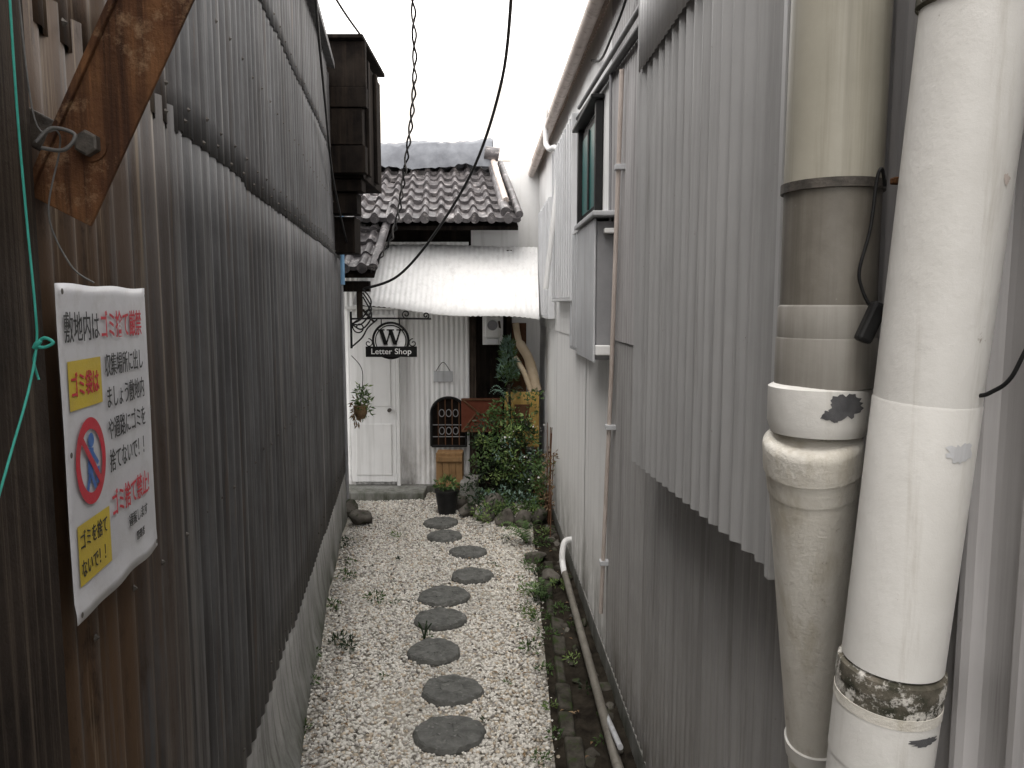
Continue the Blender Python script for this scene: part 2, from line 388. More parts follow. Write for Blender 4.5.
hexa('roof',[(*a,3.06),(*b,3.06),(*c,3.7),(*d,3.7),(*a,3.10),(*b,3.10),(*c,3.74),(*d,3.74)],M_dark,lb)
eb=empty('timber_eave')
def ehx(n,x0,x1,y0,y1,z0,z1,m=M_blackwood): return box(n,(x0,y0,z0),(x1,y1,z1),m,eb,.004)
ehx('fascia_board',-1.6,-.93,5.0,5.05,2.98,3.26)
ehx('soffit_core',-1.6,-.965,5.052,5.75,2.42,3.20)
ehx('eave_beam',-1.6,-.925,4.98,5.05,2.85,2.975)
ehx('eave_beam',-1.6,-.955,4.99,5.05,2.62,2.845)
ehx('eave_beam',-1.6,-.935,4.97,5.05,2.44,2.61)
ehx('bracket_beam',-1.55,-.98,5.06,5.2,2.34,2.415)
ehx('bracket_beam',-1.55,-1.02,5.1,5.25,2.2,2.335)
ehx('bracket_beam',-1.55,-1.06,5.2,5.4,1.95,2.19)
ehx('roof_board',-1.6,-.935,4.96,5.80,3.265,3.29,M_blackwood)
for i in range(2): ehx('side_batten',-.963,-.94,5.15+i*.30,5.22+i*.30,2.45,3.19,M_blackwood)
bp=empty('blue_downpipe')
tube('pipe',[(-1.262,5.68,1.75),(-1.262,5.68,2.3)],.024,M_bluep,bp)
tube('pipe_lower',[(-1.265,5.68,1.75),(-1.25,5.66,.02)],.014,M_cabd,bp,seg=12)
lhex('end_post',5.67,5.76,0,2.2,-.3,.0,M_wood)

# ------------------------------------------------------------ poster
P0=lp(.878,.041)
M=Matrix.Identity(4); sc_=.925
M.col[0]=(ld.x*sc_,ld.y*sc_,0,0);M.col[1]=(0,0,sc_,0);M.col[2]=(ln.x*sc_,ln.y*sc_,0,0);M.col[3]=(P0[0],P0[1],1.625,1)
po=empty('warning_poster',M)
V=[];F=[];nx,ny=24,30
for j in range(ny+1):
    for i in range(nx+1):
        x=.338*i/nx;y=-.445*j/ny
        z=-.0012
        if j>ny-2: z+=.002+.0015*math.sin(i*.7)
        V.append((x+.0008*math.sin(y*25),y+.0012*math.sin(x*40),z))
for j in range(ny):
    for i in range(nx):
        a=j*(nx+1)+i; F.append((a,a+nx+1,a+nx+2,a+1))
mesh('paper',V,F,M_poster,po,smooth=True,solid=.0008)
def text(name,s,x,y,size,m,parent,z=.0015,w=1,bold=0,rot=None,al='LEFT',ext=.0002,shear=0):
    c=bpy.data.curves.new(name,'FONT'); c.body=s; c.size=size; c.align_x=al; c.extrude=ext; c.offset=bold; c.shear=shear
    o=bpy.data.objects.new(name,c); c.materials.append(m); link(o,parent); o.location=(x,y,z); o.scale=(w,1,1)
    if rot: o.rotation_euler=rot
    return o
def flat(name,pts,m,parent,z): return mesh(name,[(x,y,z) for x,y in pts],[tuple(range(len(pts)))],m,parent)
text('heading_black','敷地内は',.012,-.072,.043,M_ink,po,bold=0,w=.68)
text('heading_red','ゴミ捨て厳禁',.132,-.072,.043,M_inkred,po,bold=.0003,w=.68)
flat('yellow_label',[(.018,-.165),(.128,-.165),(.128,-.10),(.018,-.10)],M_yel,po,.0006)
text('label_red','ゴミ袋は',.022,-.146,.036,M_inkred,po,w=.66,bold=.0003)
for i,s in enumerate(['収集場所に出し','ましょう敷地内','や通路にゴミを','捨てないで！！']):
    text('body_black',s,.140,-.128-i*.047,.036,M_ink,po,w=.66,bold=0)
text('footer_red','ゴミ捨て禁止!',.138,-.336,.042,M_inkred,po,w=.64,bold=.0004)
text('small_black','通報します',.205,-.372,.022,M_ink,po,w=.8)
text('small_black','管理者',.235,-.402,.016,M_ink,po,w=.8)
flat('yellow_label',[(.018,-.40),(.130,-.40),(.130,-.318),(.018,-.318)],M_yel,po,.0006)
text('label_black','ゴミを捨て',.022,-.350,.027,M_ink,po,w=.72)
text('label_black','ないで！！',.022,-.388,.027,M_ink,po,w=.72)
def ring(name,cx,cy,r0,r1,m,parent,z,n=48,sx=1):
    V=[];F=[]
    for i in range(n):
        a=2*math.pi*i/n; V+= [(cx+r0*math.cos(a)*sx,cy+r0*math.sin(a),z),(cx+r1*math.cos(a)*sx,cy+r1*math.sin(a),z)]
    for i in range(n): F.append((2*i,2*i+1,2*((i+1)%n)+1,2*((i+1)%n)))
    return mesh(name,V,F,m,parent)
ring('prohibition_ring',.074,-.240,.044,.060,M_inkred,po,.0016,sx=.85)
def bar(name,x0,y0,x1,y1,w,m,parent,z):
    d=Vector((x1-x0,y1-y0)).normalized(); n=Vector((-d.y,d.x))*w/2
    return flat(name,[(x0+n.x,y0+n.y),(x0-n.x,y0-n.y),(x1-n.x,y1-n.y),(x1+n.x,y1+n.y)],m,parent,z)
bar('prohibition_slash',.044,-.205,.104,-.275,.010,M_inkred,po,.0020)
ring('figure_head',.078,-.212,.0,.010,M_blue,po,.0010)
bar('figure_body',.076,-.222,.070,-.258,.018,M_blue,po,.0011)
bar('figure_arm',.078,-.228,.098,-.248,.007,M_blue,po,.0012)
bar('figure_leg',.07,-.255,.058,-.28,.008,M_blue,po,.0009)
bar('figure_leg',.07,-.255,.085,-.28,.008,M_blue,po,.0013)
bar('bin',.094,-.252,.094,-.275,.014,M_blue,po,.0014)
for x,y in ((.01,-.01),(.328,-.012),(.012,-.435),(.326,-.433),(.33,-.2),(.008,-.22)):
    ring('tack',x,y,0,.004,M_steel,po,.003,12)

# ------------------------------------------------------------ rusty brace
br=empty('rusty_steel_brace')
A=Vector((-.528,.90,1.710)); D=Vector((.46,0,.888)).normalized(); Wd=Vector((D.z,0,-D.x)); hw=.041; T=Vector((0,1,0))
def brbox(n,s0,s1,w0,w1,t0,t1,m,bev=.002,sk=0):
    pts=[]
    for (ss_) in (s0,s1):
        for (w,tt) in ((w0,t0),(w1,t0),(w1,t1),(w0,t1)):
            pts.append(A+D*(ss_)+Wd*w+T*tt)
    return hexa(n,pts,m,br,bev)
brbox('angle_web',0,.66,-hw,hw,0,.005,M_rust,.0012)
brbox('angle_flange',0,.66,-hw,-hw+.006,.0052,.05,M_rust,.0012)
brbox('folded_lip',0,.66,-hw-.0005,-hw+.007,-.0065,-.0005,M_rust,.0012)
def hexprism(name,c,r,h,n,m,parent,axis=Vector((0,-1,0)),seg=6):
    tube(name,[c,c+axis*h*.85,c+axis*h],[r,r,r*.8],m,parent,seg=seg,smooth=False)
cb=A+D*.085+Wd*(.004)
hexprism('washer',cb,.0195,.003,0,M_rust,br,seg=20)
hexprism('bolt_head',cb+Vector((0,-.003,0)),.0145,.010,0,M_steel,br)
tube('bolt_stem',[cb+Vector((0,.0,0)),cb+Vector((0,.03,0))],.008,M_steel,br,seg=10)
brbox('mount_arm',.05,.09,-.14,-hw,.008,.014,M_steel)

ts=empty('teal_string')
tube('strand',spl([(-.510,.81,2.3),(-.512,.812,2.0),(-.5125,.812,1.82),(-.512,.815,1.70),(-.507,.812,1.60),(-.508,.812,1.558),(-.506,.79,1.51),(-.501,.75,1.455),(-.496,.71,1.40)]),.0013,M_teal,ts,seg=8)
tube('knot_loop',spl([(-.507,.812,1.560),(-.499,.812,1.565),(-.490,.812,1.560),(-.499,.81,1.555),(-.509,.81,1.557)]),.0018,M_teal,ts,seg=8)
tube('knot_ball',[(-.510,.81,1.554),(-.506,.81,1.5585),(-.502,.81,1.562)],[.002,.0035,.002],M_teal,ts,seg=8)
tube('knot_tail',spl([(-.507,.812,1.556),(-.512,.812,1.54),(-.508,.812,1.52)]),.0013,M_teal,ts,seg=8)
lw=empty('loose_wire')
tube('wire',spl([(-.530,.83,2.3),(-.522,.84,1.95),(-.515,.845,1.80),(-.500,.86,1.79),(-.505,.87,1.77),(-.515,.86,1.70),(-.50,.87,1.645),(-.480,.88,1.625)]),.0010,M_wire,lw,seg=6)
tube('wire_loop',spl([(-.515,.845,1.775),(-.500,.85,1.791),(-.478,.855,1.785),(-.488,.85,1.768),(-.512,.85,1.770)]),.0022,M_wire,lw,seg=8)

# ------------------------------------------------------------ right building
rb=empty('corrugated_house')
def rp(y,off=0): return (RX(y)-off,y)
def rc(name,ya,yb,z0,z1,off,m,pitch=.045,amp=.007,kind='sin',**k):
    return corr(name,rp(ya),rp(yb),z0,z1,pitch,amp,m,rb,side=-1,off=off,kind=kind,**k)
rc('near_wall_sheet',-1.5,1.06,.1,2.85,.0,M_grey2,.088,.016,'trap',nz=4,solid=.001,wav=.001)
for i,(a_,b_) in enumerate([(1.04,1.75),(1.73,2.4),(2.38,3.18)]):
    rc('lower_wall_sheet',a_,b_,.09+rng.uniform(-.01,.01),1.5,.002+.004*(i%2),M_grey,jag=.003,wav=.002)
    rc('upper_wall_sheet',a_,b_,1.46,2.85,.008+.004*(i%2),M_grey2,wav=.002)
for i,(a_,b_) in enumerate([(3.17,3.9),(3.88,4.7),(4.68,5.4),(5.38,6.2),(6.18,7.4)]):
    rc('white_wall_sheet',a_,b_,.10,1.45,.002+.004*(i%2),M_white,per=8,amp=.005)
    rc('white_upper_sheet',a_,b_,1.42,2.85,.008+.004*(i%2),M_white,per=8,amp=.005)
hexa('wall_core',[(RX(-1.5)+.01,-1.5,0),(RX(-1.5)+2,-1.5,0),(RX(7.4)+2,7.4,0),(RX(7.4)+.01,7.4,0),(RX(-1.5)+.01,-1.5,2.85),(RX(-1.5)+2,-1.5,2.85),(RX(7.4)+2,7.4,2.85),(RX(7.4)+.01,7.4,2.85)],M_grey,rb)
hexa('foundation',[(RX(-1.5)-.012,-1.5,-.01),(RX(-1.5)+.008,-1.5,-.01),(RX(7.4)+.008,7.4,-.01),(RX(7.4)-.012,7.4,-.01),(RX(-1.5)-.012,-1.5,.10),(RX(-1.5)+.008,-1.5,.10),(RX(7.4)+.008,7.4,.10),(RX(7.4)-.012,7.4,.10)],M_conc,rb)
hexa('roof',[(RX(-1.5)-.08,-1.5,2.87),(RX(-1.5)+2,-1.5,3.5),(RX(7.5)+2,7.5,3.5),(RX(7.5)-.08,7.5,2.87),(RX(-1.5)-.08,-1.5,2.90),(RX(-1.5)+2,-1.5,3.53),(RX(7.5)+2,7.5,3.53),(RX(7.5)-.08,7.5,2.90)],M_trim,rb)
tube('gutter',[(RX(1.6)-.085,1.6,2.80),(RX(7.45)-.085,7.45,2.77)],.030,M_gutter,rb,seg=16)
hexa('fascia',[(RX(-1.5)-.06,-1.5,2.79),(RX(-1.5)-.04,-1.5,2.79),(RX(7.4)-.04,7.4,2.79),(RX(7.4)-.06,7.4,2.79),(RX(-1.5)-.06,-1.5,2.86),(RX(-1.5)-.04,-1.5,2.86),(RX(7.4)-.04,7.4,2.86),(RX(7.4)-.06,7.4,2.86)],M_trim,rb)
cd=empty('cable_conduit')
tube('conduit',[(RX(1.0)-.03,1.0,2.44),(RX(2.3)-.03,2.3,2.47),(RX(4.1)-.03,4.1,2.57)],.014,M_black,cd,seg=10)
tube('conduit_sleeve',[(RX(1.6)-.04,1.6,2.49),(RX(4.0)-.04,4.0,2.60)],.010,M_cabd,cd,seg=10)
tube('cable',spl([(RX(2.2)-.04,2.2,2.85),(RX(2.7)-.04,2.7,2.66),(RX(3.0)-.05,3.0,2.60),(RX(3.3)-.04,3.3,2.62),(RX(3.7)-.02,3.7,2.74)]),.005,M_black,cd,seg=8)
tube('cable',spl([(RX(1.9)-.05,1.9,2.45),(RX(2.3)-.06,2.3,2.52),(RX(2.6)-.05,2.6,2.8)]),.005,M_black,cd,seg=8)
tube('cable_drop',[(RX(3.1)-.03,3.1,2.5),(RX(3.08)-.03,3.08,1.92)],.006,M_cabd,cd,seg=8)
tp=empty('wall_conduit')
tube('pipe',[(RX(2.86)-.03,2.86,2.45),(RX(3.0)-.03,3.0,1.3),(RX(3.18)-.03,3.18,.27)],.009,M_gutter,tp,seg=10)
for z,y in ((2.1,2.9),(1.1,3.03),(.5,3.14)): box('clip',(RX(y)-.045,y-.018,z),(RX(y)-.005,y+.018,z+.02),M_cab,tp,.002)
pn=empty('slatted_screen')
def pnl(name,ya,yb,z0,z1,off,m,**k):
    return corr(name,rp(ya),rp(yb),z0,z1,k.pop('pitch',.062),k.pop('amp',.026),m,pn,side=-1,off=off,**k)
pnl('slats',1.12,2.20,1.20,2.60,.088,M_panel,kind='saw',nz=3,wav=.0006,per=22,solid=.0012,z0b=1.15)
pnl('upper_sheet',1.12,2.12,2.22,2.72,.116,M_frost,kind='sin',pitch=.032,amp=.004,nz=3,wav=.0005,solid=.001)
for z in (1.45,2.0):
    hexa('rail',[(RX(1.14)-.08,1.14,z),(RX(1.14)-.012,1.14,z),(RX(2.18)-.012,2.18,z),(RX(2.18)-.08,2.18,z),(RX(1.14)-.08,1.14,z+.03),(RX(1.14)-.012,1.14,z+.03),(RX(2.18)-.012,2.18,z+.03),(RX(2.18)-.08,2.18,z+.03)],M_cabd,pn)
box('end_strip',(RX(1.12)-.118,1.100,1.19),(RX(1.12)-.095,1.118,2.6),M_panel,pn,.002)
cbn=empty('utility_cabinet')
def rhex(n,ya,yb,z0,z1,o0,o1,m,parent,bev=.004):
    return hexa(n,[(RX(ya)-o1,ya,z0),(RX(ya)-o0,ya,z0),(RX(yb)-o0,yb,z0),(RX(yb)-o1,yb,z0),(RX(ya)-o1,ya,z1),(RX(ya)-o0,ya,z1),(RX(yb)-o0,yb,z1),(RX(yb)-o1,yb,z1)],m,parent,bev)
rhex('body',3.06,3.55,1.38,1.93,.012,.085,M_cabd,cbn)
rhex('door',3.05,3.56,1.37,1.94,.087,.097,M_cab,cbn)
rhex('latch',3.02,3.048,1.40,1.44,.03,.09,M_wpaint,cbn)
rhex('hood',3.0,3.6,1.945,1.965,.0,.11,M_cab,cbn)
rhex('bracket',3.02,3.055,1.88,1.90,.0,.06,M_wpaint,cbn)
rhex('shutter_leaf',3.62,4.25,1.36,2.0,.03,.05,M_cab,cbn)
for i in range(7): rhex('shutter_rib',3.66+i*.08,3.69+i*.08,1.38,1.98,.051,.058,M_cab,cbn,.002)
wn=empty('side_window')
rhex('frame',3.42,3.98,2.0,2.46,.012,.024,M_black,wn)
rhex('pane',3.46,3.94,2.05,2.42,.0245,.028,M_teald,wn)
for (a_,b_,z0,z1) in ((3.38,3.425,1.99,2.48),(3.975,4.02,1.99,2.48)): rhex('jamb',a_,b_,z0,z1,.012,.045,M_black,wn)
rhex('mullion',3.68,3.71,2.05,2.42,.0285,.036,M_black,wn,.001)
rhex('sill',3.36,4.04,1.965,1.988,.012,.06,M_shut,wn)
rhex('head_hood',3.36,4.04,2.482,2.50,.012,.07,M_black,wn)
sh=empty('window_shutter')
rhex('panel',4.1,5.2,1.62,2.60,.02,.065,M_shut,sh)
for i in range(9): rhex('rib',4.14+i*.12,4.18+i*.12,1.64,2.58,.0655,.073,M_shut,sh,.002)
sh2=empty('window_shutter')
rhex('panel',5.4,6.35,1.5,2.35,.02,.07,M_shut,sh2)
for i in range(7): rhex('rib',5.45+i*.13,5.49+i*.13,1.52,2.33,.0705,.077,M_shut,sh2,.002)
wp=empty('white_downpipe')
tube('pipe',spl([(RX(5.2)-.11,5.2,3.4),(RX(5.2)-.11,5.2,2.75),(RX(5.1)-.10,5.1,2.62),(RX(4.9)-.05,4.9,2.5),(RX(4.9)-.13,4.9,1.7)]),.018,M_wpaint,wp,seg=10)

# ------------------------------------------------------------ big downpipes
d1=empty('beige_downpipe')
x1,y1=.392,.95
tube('upper_pipe',[(.400,y1,3.2),(x1,y1,1.745)],.0565,M_beige,d1,seg=40)
tube('lower_pipe',[(x1,y1,1.74),(x1,y1,1.50)],.0560,M_taupe,d1,seg=40)
tube('sleeve',[(x1,y1,1.600),(x1,y1,1.597),(x1,y1,1.56)],[.056,.0585,.0585],M_sleeve,d1,seg=40)
tube('sleeve_lip',[(x1,y1,1.560),(x1,y1,1.558),(x1,y1,1.50)],[.0585,.0597,.0597],M_sleeve,d1,seg=40)
tube('socket',[(x1-.006,y1,1.502),(x1-.006,y1,1.498),(x1-.006,y1,1.455),(x1-.006,y1,1.44)],[.055,.061,.061,.056],M_pipew,d1,seg=64)
tube('clamp_ring',[(x1,y1,1.747),(x1,y1,1.736)],.0600,M_steel,d1,seg=36)
box('clamp_lug',(x1+.050,y1-.075,1.734),(x1+.078,y1-.064,1.750),M_rust,d1,.002)
box('clamp_bar',(x1+.045,y1-.062,1.738),(x1+.17,y1-.050,1.746),M_rust,d1,.002)
dd=Vector((.077,.134,-.497)).normalized()
e0=Vector((x1-.014,y1-.004,1.437))
tube('elbow_bell',[e0,e0+dd*.006,e0+dd*.012,e0+dd*.044,e0+dd*.046,e0+dd*.075],[.052,.0590,.0600,.0600,.0575,.0560],M_pipecr,d1,seg=48)
tube('diagonal_pipe',[e0+dd*.03,e0+dd*.30,e0+dd*.56],[.0558,.047,.038],M_pipecr,d1,seg=40)
e1=e0+dd*.54
tube('drain_tail',[tuple(e1),(e1.x-.004,e1.y+.01,e1.z-.1),(e1.x-.01,e1.y+.02,0)],.034,M_pipecr,d1,seg=30)
tube('drain_joint',[e0+dd*.50,e0+dd*.502,e0+dd*.53],[.039,.043,.042],M_pipew,d1,seg=30)
d2=empty('white_downpipe')
def p2(z):
    return (.458+(z-1.897)*.036,.78+(1.897-z)*.07,z)
R2=.0520
tube('pipe',[p2(3.2),p2(1.20)],R2,M_pipew,d2,seg=64)
tube('upper_socket',[p2(1.925),p2(1.922),p2(1.893),p2(1.890)],[R2,R2+.004,R2+.004,R2],M_moss,d2,seg=48)
tube('mid_sleeve',[p2(1.50),p2(1.497),p2(1.20)],[R2,R2+.0010,R2+.0010],M_pipew,d2,seg=64)
tube('collar_rim',[p2(1.197),p2(1.194),p2(1.182),p2(1.176)],[R2,R2+.0045,R2+.0055,R2+.0055],M_moss,d2,seg=48)
tube('collar',[p2(1.176),p2(1.158)],[R2+.0045,R2+.004],M_moss,d2,seg=48)
tube('collar_grime',[p2(1.158),p2(1.146)],[R2+.0050,R2+.0050],M_pipecr,d2,seg=48)
tube('lower_socket',[p2(1.146),p2(1.12),p2(1.08)],[R2+.0042,R2+.0042,R2+.004],M_pipew,d2,seg=64)
tube('lower_pipe',[p2(1.09),p2(0)],R2+.0028,M_pipew,d2,seg=48)
def patch(name,fn,r,z0,a0,da,dz,m,parent,seed):
    rs=np.random.default_rng(seed); n=36; V=[];F=[]
    ks=[];k=.8
    for i in range(n): k=.55*k+.45*rs.uniform(.35,1.35); ks.append(k)
    NR=8
    for j in range(NR+1):
        f=j/NR
        for i in range(n):
            t=2*math.pi*i/n; kk=ks[i]*f
            a=a0+da*kk*math.cos(t); z=z0+dz*kk*math.sin(t); c=fn(z); V.append((c[0]+r*math.sin(a),c[1]-r*math.cos(a),z))
    for j in range(NR):
        for i in range(n): F.append((j*n+i,j*n+(i+1)%n,(j+1)*n+(i+1)%n,(j+1)*n+i))
    mesh(name,V,F,m,parent)
f1=lambda z:(x1-.006,y1,z)
patch('peeled_patch',f1,.0618,1.481,.12,.42,.017,M_peel,d1,1)
patch('peeled_patch',f1,.0620,1.470,-.12,.22,.011,M_peel,d1,8)
patch('peeled_patch',p2,R2+.0052,1.128,.35,.40,.006,M_peel,d2,3)
patch('peeled_patch',p2,R2+.0010,1.72,.45,.10,.006,M_gutter,d2,5)
patch('peeled_patch',p2,R2+.0020,1.45,.25,.35,.012,M_shut,d2,6)
bc=empty('black_cable')
yc=.875
tube('cable',spl([(.425,yc+.01,1.735),(.416,yc,1.752),(.411,yc,1.740),(.406,yc,1.685),(.396,yc,1.64),(.400,yc,1.618),(.409,yc,1.600)]),.0020,M_black,bc,seg=8)
Mx=Matrix.Translation((.409,yc-.006,1.580))@Matrix.Rotation(.40,4,'Y')
o=box('plug',(-.009,-.008,-.024),(.009,.008,.024),M_black,bc,.004); o.matrix_local=Mx
bc2=empty('black_cable')
tube('cable',spl([(.52,.70,1.60),(.495,.72,1.57),(.485,.735,1.53),(.478,.75,1.515),(.473,.77,1.508),(.465,.83,1.508)]),.0022,M_black,bc2,seg=8)
bc3=empty('black_cable')
tube('cable',spl([(.40,1.03,1.17),(.385,1.01,1.18),(.372,1.0,1.205),(.375,1.0,1.23),(.39,1.03,1.25)]),.0024,M_black,bc3,seg=8)

g=empty('ground_pipe')
tube('pipe',[(.385,1.6,.075),(.352,2.4,.07),(.300,4.25,.075)],.018,M_taupe,g,seg=14)
tube('pipe_upper',[(.362,2.4,.13),(.352,2.75,.06)],.010,M_cab,g,seg=10)
tube('elbow',spl([(.300,4.2,.075),(.298,4.33,.085),(.298,4.37,.14),(.315,4.40,.20),(.36,4.41,.21)]),.018,M_wpaint,g,seg=14)

# ------------------------------------------------------------ far house
fh=empty('tile_roof_house')
FY=6.40
corr('facade_sheet',(-2.2,FY),(-.36,FY),.06,2.12,.042,.006,M_white,fh,side=1,per=8,nz=4,wav=.002)
box('foundation',(-2.2,FY-.05,-.01),(-.36,FY+.05,.07),M_conc,fh)
box('body',(-2.2,FY+.02,0),(-.02,7.9,2.28),M_blackwood,fh)
box('attic_wall',(-.34,FY-.004,2.05),(.06,FY+.02,2.30),M_wpaint,fh)
box('side_wall_white',(-.01,7.0,0),(.40,7.05,3.0),M_wpaint,fh)
dr=empty('door'); dr.parent=fh
box('door_leaf',(-1.36,FY-.045,.10),(-.98,FY-.015,1.52),M_wpaint,dr,.004)
box('upper_panel',(-1.32,FY-.052,.75),(-1.02,FY-.046,1.46),M_wpaint,dr,.003)
box('lower_panel',(-1.32,FY-.052,.16),(-1.02,FY-.046,.60),M_wpaint,dr,.003)
box('jamb',(-.975,FY-.06,.07),(-.945,FY-.01,1.56),M_wpaint,dr,.003)
box('lintel',(-1.40,FY-.06,1.562),(-.945,FY-.01,1.59),M_wpaint,dr,.003)
tube('knob',[(-1.03,FY-.05,.72),(-1.03,FY-.09,.72)],.016,M_steel,dr,seg=12)
box('timber_post',(-.355,FY-.06,.0),(-.30,FY+.0,2.05),M_wood,fh)
box('timber_wall',(-.298,FY-.02,.0),(-.04,FY+.015,2.05),M_blackwood,fh)
for i in range(5): box('timber_batten',(-.285+i*.05,FY-.035,.02),(-.262+i*.05,FY-.021,2.03),M_blackwood,fh)
box('timber_post',(-.045,FY-.06,.0),(.0,FY+.0,2.05),M_wood,fh)
box('brown_panel',(.0,FY-.02,.0),(.12,FY+.0,1.45),M_brown,fh)
def tileroof(name,xl,xr0,xr1,ye,ze,yr,zr,pitch,rows,m,parent,A=.038,lift=.030):
    V=[];F=[]; ncol=int((xr0-xl)/pitch); per=10; n=ncol*per
    sl=Vector((0,yr-ye,zr-ze)).normalized(); nn=Vector((0,-sl.z,sl.y))
    def P(t,i,h):
        xr=xr0+(xr1-xr0)*t; x=xl+(xr-xl)*i/n
        return Vector((x,ye+(yr-ye)*t,ze+(zr-ze)*t))+nn*h
    def sh_(i):
        f=(i/per)%1
        if f<.5: return A*math.sin(math.pi*f/.5)
        return -A*.2*math.sin(math.pi*(f-.5)/.5)
    for r in range(rows):
        t0=r/rows;t1=(r+1)/rows+.015; jit=rng.normal(0,.005,ncol+1)
        b=len(V)
        for (t,hh) in ((t0,-.005),(t0,lift),(t1,.0)):
            for i in range(n+1): 
                V.append(P(t,i,sh_(i)+hh+jit[i//per]))
        for q in range(2):
            for i in range(n):
                a=b+q*(n+1)+i; F.append((a,a+1,a+n+2,a+n+1))
    o=mesh(name,V,F,m,parent,smooth=False)
    for c in range(ncol):
        p=P(0,c*per+.25*per,A*.35)
        tube('eave_tile_end',[p+Vector((0,-.02,-.0)),p+Vector((0,.03,0.01))],.036,m,parent,seg=12)
    return o
tileroof('roof_tiles',-2.3,.07,-.10,6.10,2.26,7.45,2.90,.128,7,M_tile,fh)
hexa('roof_deck',[(-2.3,6.14,2.19),(.05,6.14,2.19),(-.12,7.45,2.83),(-2.3,7.45,2.83),(-2.3,6.14,2.225),(.05,6.14,2.225),(-.12,7.45,2.865),(-2.3,7.45,2.865)],M_blackwood,fh)
hexa('roof_back',[(-2.3,7.46,2.83),(-.12,7.46,2.83),(.05,8.5,2.2),(-2.3,8.5,2.2),(-2.3,7.46,2.88),(-.12,7.46,2.88),(.05,8.5,2.25),(-2.3,8.5,2.25)],M_tile,fh)
tube('verge_tiles',[(-.05,6.12,2.33),(-.20,7.42,2.97)],.042,M_tile,fh,seg=12)
tube('verge_pole',[(-.05,6.25,2.44),(-.20,7.40,3.02)],.026,M_gutter,fh,seg=12)
tube('verge_tiles',[(.06,6.10,2.31),(-.11,7.42,2.94)],.03,M_tile,fh,seg=12)
V=[];F=[];n=60
for j,(yy_,zz_) in enumerate([(7.18,2.86),(7.20,2.97),(7.26,3.08),(7.42,3.14),(7.55,3.08),(7.65,2.95),(7.7,2.8)]):
    for i in range(n+1):
        x=-2.3+2.12*i/n
        V.append((x,yy_+rng.normal(0,.004),zz_+.012*math.sin(x*9+j)+rng.normal(0,.006)+(.02 if x>-.5 else 0)))
for j in range(6):
    for i in range(n): a=j*(n+1)+i; F.append((a,a+1,a+n+2,a+n+1))
mesh('ridge_tarp',V,F,M_tarp,fh,smooth=True)
tube('ridge_end_tile',[(-.25,7.2,3.0),(-.12,7.2,2.98)],.06,M_tile,fh,seg=14)
lt=empty('tiled_lean_to_roof')
tileroof('roof_tiles',-1.78,-1.02,-.98,5.72,1.86,6.38,2.38,.11,5,M_tile,lt,A=.026)
hexa('deck',[(-1.78,5.74,1.80),(-1.03,5.74,1.80),(-1.0,6.38,2.32),(-1.78,6.38,2.32),(-1.78,5.74,1.83),(-1.03,5.74,1.83),(-1.0,6.38,2.35),(-1.78,6.38,2.35)],M_blackwood,lt)
tube('edge_tile',[(-1.03,5.70,1.88),(-.98,6.36,2.42)],.034,M_tile,lt,seg=12)
box('purlin',(-1.5,5.78,1.70),(-1.08,5.86,1.78),M_blackwood,lt)
box('hanger',(-1.18,5.80,1.50),(-1.14,5.84,1.70),M_wood,lt)
aw=empty('corrugated_awning')
V=[];F=[];xa,xb=-1.22,.21;pitch=.04;N=int((xb-xa)/pitch*8);R=6
for j in range(R+1):
    t=j/R
    for i in range(N+1):
        s=i/N; x=xa+(xb-xa)*s
        yf=5.86; zf=1.60-.12*s+.010*math.sin(s*9)
        V.append((x+(.10*(1-t) if i==0 else 0),FY-.03+(yf-FY+.03)*t, 2.09-.005*s+(zf-2.09)*t+.0028*math.cos(2*math.pi*s*(xb-xa)/pitch)+.010*math.sin(s*5+t*3)))
for j in range(R):
    for i in range(N): a=j*(N+1)+i; F.append((a,a+1,a+N+2,a+N+1))
mesh('sheet',V,F,M_white,aw,smooth=True,solid=.0015)
tube('front_rail',[(-1.2,5.96,1.60),(.20,5.96,1.50)],.008,M_wood,aw,seg=8)
tube('support_arm',[(-1.15,5.9,1.56),(-1.15,6.39,1.45)],.009,M_wood,aw,seg=8)
tube('support_arm',[(-.1,5.9,1.47),(-.1,6.39,1.40)],.009,M_wood,aw,seg=8)

bg=empty('apartment_building')
box('wall',(-7,13,0),(4.5,16,5.3),M_cream,bg,.01)
for x in (-4.2,-2.2,-.4,1.6):
    tube('joint',[(x,12.99,0),(x,12.99,5.28)],.012,M_cream,bg,seg=6)
tube('floor_joint',[(-7,12.99,4.0),(4.5,12.99,4.0)],.012,M_cream,bg,seg=6)

# ------------------------------------------------------------ shop sign
Ms=Matrix.Translation((-.925,5.80,1.33))@Matrix.Rotation(math.pi/2,4,'X')
sg=empty('iron_shop_sign',Ms)
def t2(name,pts,r=.006,n=6): return tube(name,spl([(p[0],p[1],0) for p in pts],n),r,M_iron,sg,seg=8)
def spiral(name,cx,cy,r0,r1,a0,turns,r=.005):
    pts=[]
    for i in range(28):
        t=i/27; a=a0+turns*2*math.pi*t; rr=r0+(r1-r0)*t; pts.append((cx+rr*math.cos(a),cy+rr*math.sin(a),0))
    return tube(name,pts,r,M_iron,sg,seg=8)
t2('arm',[(-.30,.165),(0,.168),(.31,.165)],.007)
t2('wall_plate',[(-.30,.22),(-.30,-.06)],.009)
spiral('scroll',-.24,.10,.055,.012,math.pi/2,1.4)
spiral('scroll',-.17,.205,.035,.008,-math.pi/2,1.3)
spiral('scroll',.12,.20,.032,.008,-math.pi/2,-1.3)
spiral('scroll',.27,.19,.026,.006,-math.pi/2,1.3)
t2('brace_curve',[(-.30,-.05),(-.22,.02),(-.17,.10),(-.10,.16)],.006)
for sx in (-.07,.07): t2('hanger',[(sx,.165),(sx,.12)],.004)
